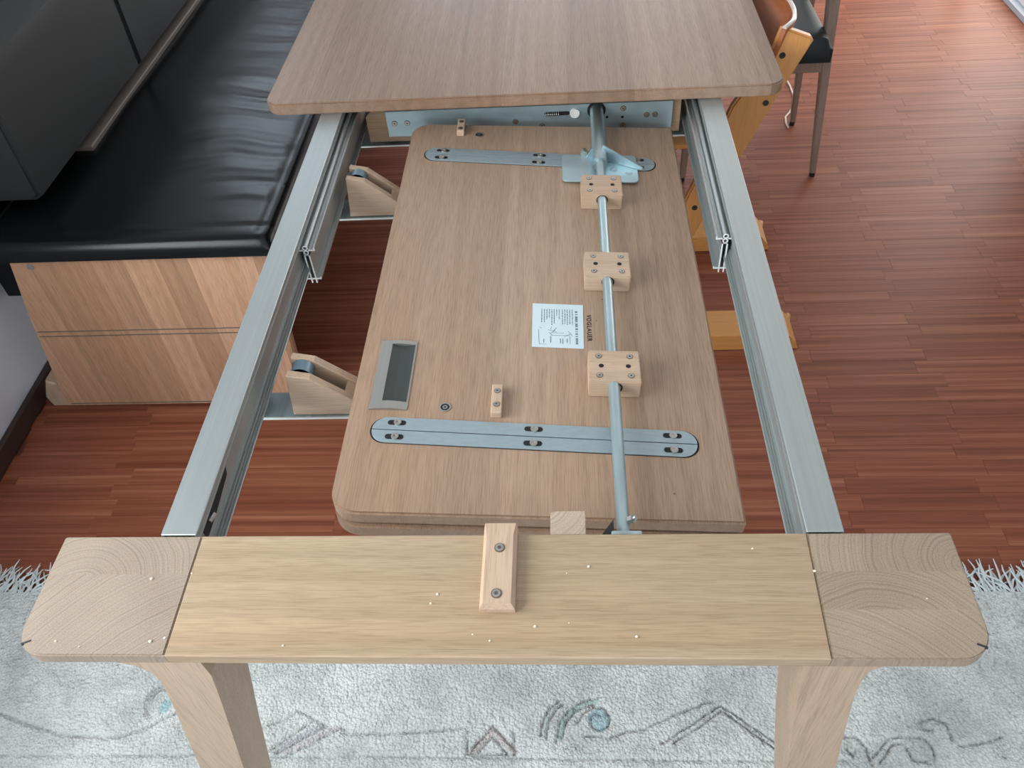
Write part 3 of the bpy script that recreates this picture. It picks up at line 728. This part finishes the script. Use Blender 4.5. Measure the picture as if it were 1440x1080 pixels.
# recessed pull handle: arched ends, sloping left plate, dark well on the right
bm = BM()
def arch(x_): return .0016 + .0030 * math.sin(math.pi * min(1, max(0, (x_ - .026) / .053)))
n = 12; xa, xb, y0, y1 = .0260, .0790, .2335, .3685; oy0, oy1 = .2475, .3610; ox0, ox1 = .0430, .0765
def ribbon(xs0, ya, yb):
    pr = None
    for i in range(n + 1):
        x_ = xs0[0] + (xs0[1] - xs0[0]) * i / n
        q = [bm.verts.new((x_, ya, .0003)), bm.verts.new((x_, ya, arch(x_))), bm.verts.new((x_, yb, arch(x_))), bm.verts.new((x_, yb, .0003))]
        if pr:
            for k in range(3): bm.faces.new((pr[k], pr[k + 1], q[k + 1], q[k]))
        else: bm.faces.new(q)
        pr = q
    bm.faces.new(pr[::-1])
ribbon((xa, xb), y0, oy0); ribbon((xa, xb), oy1, y1); ribbon((xa, ox0), oy0, oy1); ribbon((ox1, xb), oy0, oy1)
ph = obj('pull_handle', bm, M['pull'], leaf, local=True, smooth=True)
bm = BM()
# well: concave scoop below the rim
def scoop(t): return (ox0 + (ox1 - ox0) * t, .0030 - .0026 * math.sin(math.pi * t) ** .7)
m2 = 10
a_ = [[bm.verts.new((scoop(i / m2)[0], yy, scoop(i / m2)[1])) for i in range(m2 + 1)] for yy in (oy0, oy1)]
for i in range(m2): bm.faces.new((a_[0][i], a_[0][i + 1], a_[1][i + 1], a_[1][i]))
M['well'] = metalmat('dark_brushed_well', (.085, .095, .09), .35, (400, 6, 400), .8)
obj('well', bm, M['well'], ph, local=True, smooth=True)
# clamp blocks that hold the rod
for yb in (.267, .494, .717):
    bm = BM(); box(bm, .3285, .4000, yb, yb + .0625, .0, .031, .0016, 2)
    cb = obj('clamp_block', bm, M['block'], leaf, local=True)
    for sx in (.3425, .3860):
        for q, yy in ((0, .0125), (1, .031), (0, .050)):
            b2 = BM(); x_ = sx + (.003 if (q and sx < .36) else (-.003 if q else 0))
            if q: cyl(b2, (x_, yb + yy, .0310), (x_, yb + yy, .0314), .0036, n=16); obj('bore', b2, M['black'], cb, local=True)
            else: screw_bm(b2, (x_, yb + yy, .0310), (0, 0, 1), .0042, .0009); obj('screw', b2, [M['screw'], M['recess']], cb, local=True, smooth=True)
    b2 = BM(); ring(b2, (.3645, yb - .0006, .0195), (.3645, yb + .0004, .0195), .0100, .0078, 24); obj('rod_bore', b2, M['black'], cb, local=True)
# centring pegs, threaded inserts
for (x0, x1, y0, y1, s1) in ((.1945, .2095, .2235, .2765, (.2385, .2635)), (.0900, .1045, .957, 1.004, (.967, .992))):
    bm = BM(); box(bm, x0, x1, y0, y1, 0, .012, .001, 1); pb = obj('peg_block', bm, M['blocky'], leaf, local=True)
    for yy in s1:
        b2 = BM(); screw_bm(b2, ((x0 + x1) / 2, yy, .0120), (0, 0, 1), .0042, .0009); obj('screw', b2, [M['screw'], M['recess']], pb, local=True, smooth=True)
for x_, y_ in ((.1308, .241), (.1339, .9627)):
    b2 = BM(); ring(b2, (x_, y_, .0001), (x_, y_, .0012), .0082, .0062, 20); ins = obj('threaded_insert', b2, M['pull'], leaf, local=True, smooth=True)
    b2 = BM(); cyl(b2, (x_, y_, .0002), (x_, y_, .0006), .0064, n=20); obj('bore', b2, M['black'], ins, local=True)
    b2 = BM(); ring(b2, (x_, y_, .0005), (x_, y_, .0011), .0036, .0016, 14); obj('screw', b2, M['screw'], ins, local=True, smooth=True)
# knots and a scratch
M['knot'] = mat('dark_knot', (.16, .11, .08), .7)[0]
for x_, y_, r in ((.432, .105, .0016), (.356, .475, .0015), (.345, .425, .0011)):
    b2 = BM(); cyl(b2, (x_, y_, .0), (x_, y_, .0003), r, n=8); obj('knot', b2, M['knot'], leaf, local=True)
# instruction sticker: its lettering is too fine to read, so only rules of ink
bm = BM(); prism(bm, [(.2478, .4618), (.3256, .4598), (.3250, .3625), (.2482, .3648)], 'z', .0002, .0006); stk = obj('sticker', bm, M['paper'], leaf, 'pale printed instruction sticker', local=True)
bm = BM(); rs = random.Random(5)
def ink(x0, x1, y0, y1): box(bm, x0, x1, y0, y1, .00061, .00075)
yy = .445
while yy > .372:                                             # heading
    l = rs.uniform(.0009, .002); ink(.3130, .3168, yy - l, yy); yy -= l + (.0006 if rs.random() < .85 else .003)
for k, (x_, ln) in enumerate(((.3090, .034), (.3050, .034), (.3012, .035), (.2975, .033), (.2938, .034), (.2888, .022), (.2850, .015), (.2812, .032), (.2776, .036), (.2738, .020), (.2700, .023), (.2662, .030), (.2622, .030))):
    yy = .4485; end = yy - ln
    while yy > end:
        l = rs.uniform(.0015, .006); ink(x_ - .0006, x_ + .0006, max(end, yy - l), yy); yy -= l + .0011
for (x_, y0, y1) in ((.2658, .374, .382), (.2760, .374, .388), (.2905, .373, .383), (.2940, .372, .383), (.3005, .374, .383)): ink(x_ - .0006, x_ + .0006, y0, y1)
def line(p, q, r=.00035):
    p, q = Vector((*p, .0007)), Vector((*q, .0007)); d = (q - p).normalized(); s_ = Vector((-d.y, d.x, 0)) * r
    bm.faces.new([bm.verts.new(v) for v in (p + s_, q + s_, q - s_, p - s_)])
for (p, q) in (((.2575, .402), (.2590, .371)), ((.2590, .371), (.2700, .3705)), ((.3045, .389), (.3050, .372)), ((.2765, .390), (.3040, .390)), ((.2780, .3955), (.2960, .3950)), ((.2720, .402), (.2850, .397)), ((.2750, .3935), (.2830, .402)),
               ((.2735, .396), (.2790, .389)), ((.2960, .387), (.3000, .3905)), ((.3000, .3905), (.3075, .3925)), ((.3020, .399), (.3070, .394)), ((.3030, .395), (.3090, .389)), ((.2625, .4045), (.2590, .408)), ((.2760, .403), (.2770, .409)), ((.2800, .400), (.2850, .407))): line(p, q)
obj('print', bm, M['ink'], stk, local=True)
# burnt-in maker's lettering, reading down the board
fc = bpy.data.curves.new('stamp', 'FONT'); fc.body = 'VOGLAUER'; fc.size = .0098; fc.extrude = .00015; fc.offset = .00022; fc.space_character = 1.22; fc.align_x = 'CENTER'; fc.align_y = 'CENTER'
fo = bpy.data.objects.new('stamp_tmp', fc); col.objects.link(fo)
bpy.context.view_layer.update()
me = bpy.data.meshes.new_from_object(fo.evaluated_get(bpy.context.evaluated_depsgraph_get()))
bpy.data.objects.remove(fo)
bm = BM(); bm.from_mesh(me); bmesh.ops.transform(bm, verts=bm.verts, matrix=Matrix.Translation((.3337, .4085, .0003)) @ Matrix.Rotation(-math.pi / 2, 4, 'Z'))
obj('stamped_lettering', bm, M['stamp'], leaf, local=True)
# swivel bracket clamped over the rear hinge
bm = BM(); prism(bm, rrect(.296, .436, .796, .886, .010, 5), 'z', .0032, .0062, .0006); 
br = obj('swivel_bracket', bm, M['zincp'], leaf, local=True)
def quad(bm, pts, t):
    v = [Vector(p) for p in pts]; nrm = (v[1] - v[0]).cross(v[2] - v[0]).normalized() * t
    a = [bm.verts.new(p) for p in v]; b = [bm.verts.new(p + nrm) for p in v]; n_ = len(a)
    bm.faces.new(a[::-1]); bm.faces.new(b)
    for i in range(n_): bm.faces.new((a[i], a[(i + 1) % n_], b[(i + 1) % n_], b[i]))
    return bm
bm = BM(); quad(bm, [(.372, .872, .006), (.444, .838, .006), (.446, .838, .011), (.372, .872, .036)], .0035); obj('gusset', bm, M['zincp'], br, local=True)
bm = BM(); quad(bm, [(.3420, .880, .006), (.366, .884, .006), (.366, .884, .030), (.350, .880, .022)], .003); obj('gusset', bm, M['zincp'], br, local=True)
bm = BM(); cyl(bm, (.338, .893, .008), (.338, .884, .008), .0075, n=6); cyl(bm, (.338, .898, .010), (.338, .890, .010), .0042, n=12); cyl(bm, (.352, .893, .013), (.352, .886, .013), .006, n=6); obj('nut', bm, M['screw'], br, local=True)
for x_, y_ in ((.392, .836), (.420, .826)):
    bm = BM(); cyl(bm, (x_, y_, .0060), (x_, y_, .0078), .0075, .005, n=18); obj('weld_dimple', bm, M['zincp'], br, local=True, smooth=True)
bm = BM(); cyl(bm, (.3600, .8290, .0180), (.3600, .8150, .0180), .0060, n=6); obj('nut', bm, M['screw'], br, local=True)

# ================================================================== BENCH
bn = empty('corner_bench', (-.85, 1.9, 0), 'oak corner bench with a black leather seat along the left wall', 'bench')
ty = .895
bm = BM()
prism(bm, [(-1.212, -T + .012), (-.572, -T + .012), (-.560, -.50), (-.5480, -.262), (-.5600, -.252), (-1.122, -.252), (-1.160, -.43)], 'y', ty - .012, ty + .012, .003, 2)
ep = obj('end_panel', bm, M['bench'], bn)
for zz in (-.477, -.492, -.728):
    bm = BM(); xl = -1.212 + (zz + T) * .125 + .012; box(bm, xl + .004, -.575, ty - .0135, ty - .0118, zz - .0009, zz + .0009); obj('groove', bm, M['batten'], ep)
bm = BM(); cyl(bm, (-1.083, ty - .012, -.285), (-1.083, ty - .014, -.285), .0075, n=18); obj('screw_cap', bm, M['screw'], ep, smooth=True)
bm = BM(); prism(bm, [(-1.255, -T + .0005), (-1.205, -T + .0005), (-1.200, -T + .022), (-1.212, -.665), (-1.235, -.655), (-1.262, -T + .035)], 'y', ty - .002, ty + .05, .004); obj('foot', bm, M['leg'], bn)
bm = BM(); box(bm, -.605, -.585, ty + .014, 3.3, -.325, -.262, .002); obj('seat_rail', bm, M['bench'], bn)
bm = BM(); box(bm, -.60, -.57, 2.2, 2.24, -T + .0005, -.262, .002); obj('foot', bm, M['leg'], bn)
# seat cushion with rolled edges and pulled creases
def cushion(x0, x1, y0, y1, z0, z1, r, step=.012, crease=None):
    xs_ = np.linspace(x0, x1, max(4, int((x1 - x0) / step))); ys_ = np.linspace(y0, y1, max(4, int((y1 - y0) / step)))
    bm = BM(); g = []
    for yy in ys_:
        rw = []
        for xx in xs_:
            dx = min(xx - x0, x1 - xx); dy = min(yy - y0, y1 - yy)
            zx = 1 - max(0, 1 - dx / r) ** 2; zy = 1 - max(0, 1 - dy / r) ** 2
            h = math.sqrt(max(0, zx)) * math.sqrt(max(0, zy)); zz = z1 - r + r * h
            if crease: zz += crease(xx, yy)
            rw.append(bm.verts.new((xx, yy, zz)))
        g.append(rw)
    for i in range(len(g) - 1):
        for j in range(len(g[0]) - 1): bm.faces.new((g[i][j], g[i][j + 1], g[i + 1][j + 1], g[i + 1][j]))
    bd = [v for v in g[0]] + [rw[-1] for rw in g[1:]] + [v for v in reversed(g[-1][:-1])] + [rw[0] for rw in reversed(g[1:-1])]
    lo = [bm.verts.new((v.co.x, v.co.y, z0)) for v in bd]; k = len(bd)
    for i in range(k): bm.faces.new((bd[i], bd[(i + 1) % k], lo[(i + 1) % k], lo[i]))
    bm.faces.new(lo)
    return bm
def cr(xx, yy):
    wgt = max(0, min(1, (xx + .86) / .2)) * max(0, min(1, (-.545 - xx) / .03)) * max(0, min(1, (yy - .98) / .1))
    ph_ = yy * 52 + 2.2 * math.sin(xx * 9 + yy * 4) + 1.5 * noise.noise(Vector((xx * 7, yy * 5, 1)))
    a = noise.noise(Vector((xx * 3, yy * 5, 7)))
    edge = -.0026 * math.exp(-((yy - .925) / .006) ** 2) - .0030 * math.exp(-((xx + .556) / .006) ** 2) * (yy > .9)
    return wgt * .0030 * (math.sin(ph_) ** 3) * (.6 + a) + .0035 * noise.noise(Vector((xx * 4, yy * 3, 0))) * max(0, min(1, (yy - .93) / .1)) + edge
obj('seat_cushion', cushion(-1.19, -.527, .868, 3.4, -.262, -.222, .024, .0085, cr), M['seat'], bn, 'black leather seat cushion, creased along the table side', smooth=True)
bm = BM(); box(bm, -1.115, -1.058, 1.255, 3.4, -.2245, -.2105, .002); obj('seat_batten', bm, M['batten'], bn)
# backrest cushions, leaning on the wall
def backrest(y0, y1):
    prof = [(-1.064, -.188), (-1.085, -.200), (-1.24, -.200), (-1.275, -.15), (-1.278, .13), (-1.20, .128), (-1.10, .112), (-1.070, .092), (-1.062, .06)]
    bm = BM(); prism(bm, prof, 'y', y0, y1, .010, 3); return bm
obj('backrest', backrest(1.005, 1.643), M['back'], bn, smooth=True)
obj('backrest', backrest(1.647, 3.35), M['back'], bn, smooth=True)
bm = BM(); box(bm, -1.28, -1.20, 1.0, 3.3, -.262 - .2, -.223); obj('back_board', bm, M['seat'], bn)

# ================================================================== HIGH CHAIR
hc = empty('high_chair', (.5, 1.28, 0), "orange beech child's high chair with slanted side planks, behind the right rail", 'high chair')
def plank(y0, y1):
    bm = BM()
    # side leg in the xz plane: front foot low left, rising to the right
    prism(bm, [(.215, -.715), (.30, -.735), (.429, -.388), (.488, -.243), (.535, -.124), (.596, .016), (.590, .024), (.540, .043), (.528, .041), (.518, .001), (.451, -.121), (.393, -.295), (.368, -.366)], 'y', y0, y1, .004, 2)
    return bm
for k, (y0, y1) in enumerate(((1.16, 1.182), (1.56, 1.582))):
    sl_ = obj('side_plank', plank(y0, y1), M['beechz'], hc)
    for x_, z_ in ((.538, -.011), (.521, -.115), (.396, -.377)):
        bm = BM(); cyl(bm, (x_, y0 + .0005, z_), (x_, y0 - .0008, z_), .0052, n=16); ring(bm, (x_, y0 + .0005, z_), (x_, y0 - .0014, z_), .0065, .0048, 16)
        obj('bolt', bm, M['blackplastic'], sl_, smooth=True)
for y0, y1 in ((1.052, 1.125), (1.47, 1.545)):
    bm = BM(); prism(bm, [(.13, -T + .0008), (.684, -T + .0008), (.676, -T + .02), (.655, -T + .046), (.640, -T + .050), (.13, -T + .050)], 'y', y0, y1 + .03, .003, 2); fr = obj('floor_runner', bm, M['beech'], hc)
    bm = BM(); cyl(bm, (.668, y1 + .02, -T + .012), (.676, y1 + .045, -T + .012), .010, n=14); obj('glide', bm, M['beech'], fr, smooth=True)
bm = BM(); box(bm, .12, .46, 1.184, 1.558, -.235, -.220, .003); obj('seat_plate', bm, M['beech'], hc)
bm = BM(); box(bm, .02, .36, 1.184, 1.558, -.44, -.425, .003); obj('footrest', bm, M['beech'], hc)
bm = BM(); box(bm, .25, .30, 1.184, 1.558, -.66, -.64, .003); obj('cross_bar', bm, M['beech'], hc)
rim = [(.527, 1.158), (.550, 1.190), (.561, 1.230), (.563, 1.270), (.560, 1.31), (.554, 1.38), (.550, 1.45), (.545, 1.52), (.528, 1.582)]
def smoothpts(p, n_=5):
    out = []
    for i in range(len(p) - 1):
        p0, p1, p2, p3 = (Vector(p[max(i - 1, 0)]), Vector(p[i]), Vector(p[i + 1]), Vector(p[min(i + 2, len(p) - 1)]))
        for k in range(n_):
            t = k / n_; out.append(.5 * ((2 * p1) + (p2 - p0) * t + (2 * p0 - 5 * p1 + 4 * p2 - p3) * t * t + (3 * p1 - p0 - 3 * p2 + p3) * t ** 3))
    return out + [Vector(p[-1])]
rp = smoothpts(rim)
bm = BM(); prev = None
for i, p in enumerate(rp):
    d = (rp[min(i + 1, len(rp) - 1)] - rp[max(i - 1, 0)]).normalized(); nv = Vector((d.y, -d.x)) * .010
    q = [bm.verts.new((p.x - .030, p.y, -.075)), bm.verts.new((p.x, p.y, .045)), bm.verts.new((p.x + nv.x, p.y + nv.y, .045)), bm.verts.new((p.x - .030 + nv.x, p.y + nv.y, -.075))]
    if prev:
        for k in range(4): bm.faces.new((prev[k], prev[(k + 1) % 4], q[(k + 1) % 4], q[k]))
    else: bm.faces.new(q)
    prev = q
bm.faces.new(prev[::-1])
bk = obj('curved_back', bm, M['redlam'], hc, 'red-brown curved laminate backrest', smooth=True)
bm = BM(); tube(bm, [(p.x + .005, p.y, .046) for p in rp], .0046, 8); obj('edge_rim', bm, M['rim'], bk, smooth=True)

# ================================================================== DINING CHAIR
dc = empty('dining_chair', (.65, 2.05, 0), 'grey-brown wooden chair with a black leather seat, beyond the high chair', 'chair')
obj('seat', cushion(.44, .848, 1.80, 2.27, -.345, -.272, .035, .015), M['chairseat'], dc, smooth=True)
def cleg(x0, y0, x1, y1, ztop, w0, w1, zb=-T + .012):
    bm = BM(); a, b = [], []
    for (X_, Y_, Z_, w_, out) in ((x0, y0, zb, w0, a), (x1, y1, ztop, w1, b)):
        for sx, sy in ((-1, -1), (1, -1), (1, 1), (-1, 1)): out.append(bm.verts.new((X_ + sx * w_ / 2, Y_ + sy * w_ / 2, Z_)))
    bm.faces.new(a[::-1]); bm.faces.new(b)
    for i in range(4): bm.faces.new((a[i], a[(i + 1) % 4], b[(i + 1) % 4], b[i]))
    bmesh.ops.bevel(bm, geom=list(bm.edges), offset=.003, segments=2, affect='EDGES'); return bm
for (x0, y0, x1, y1, zt, w0, w1) in ((.886, 1.852, .812, 1.905, .20, .018, .044), (.885, 2.175, .835, 2.16, .20, .018, .036), (.47, 1.85, .48, 1.86, -.345, .018, .036), (.47, 2.20, .48, 2.19, -.345, .018, .036)):
    lg = obj('leg', cleg(x0, y0, x1, y1, zt, w0, w1), M['chairwood'], dc)
    bm = BM(); cyl(bm, (x0, y0, -T + .0005), (x0, y0, -T + .013), .009, n=12); obj('glide', bm, M['blackplastic'], lg, smooth=True)
bm = BM(); box(bm, .822, .842, 1.885, 2.17, -.405, -.345, .003); box(bm, .48, .858, 1.86, 1.88, -.405, -.347, .003); obj('seat_rail', bm, M['chairwood'], dc)
bm = BM(); box(bm, .80, .825, 1.895, 2.16, .03, .19, .006, 2); obj('backrest', bm, M['chairwood'], dc)

bm = BM(); tube(bm, [(x_, y_, -T + .0034) for x_, y_ in ((.925, 2.52), (.931, 2.446), (.930, 2.397), (.927, 2.349), (.916, 2.303), (.893, 2.256), (.872, 2.224), (.866, 2.18), (.868, 2.15))], .0032, 8)
obj('strap', bm, M['cord'], None, 'short pinkish-white cord lying on the parquet beside the dining chair leg', smooth=True, cat='cord')

# crumbs of sawdust on the end board
bm = BM(); rc = random.Random(2)
for x_, y_ in ((-.377, -.056), (-.333, -.049), (-.339, -.126), (-.353, -.13), (-.456, -.13), (-.428, -.136), (-.21, -.134), (.107, -.042), (.083, -.05), (-.014, -.121), (.05, -.112), (.085, -.108), (-.061, -.086), (.004, -.128), (.285, -.02), (.451, -.08), (.345, -.048), (.153, -.123), (-.055, -.075)):
    s_ = rc.uniform(.0007, .0017); r_ = bmesh.ops.create_icosphere(bm, subdivisions=1, radius=s_)
    for v in r_['verts']: v.co = Vector((v.co.x * rc.uniform(.8, 1.6) + x_, v.co.y + y_, v.co.z * .8 + s_ * .6))
obj('sawdust', bm, M['crumb'], None, 'scattered pale sawdust crumbs on the bare end board', kind='stuff', cat='sawdust')
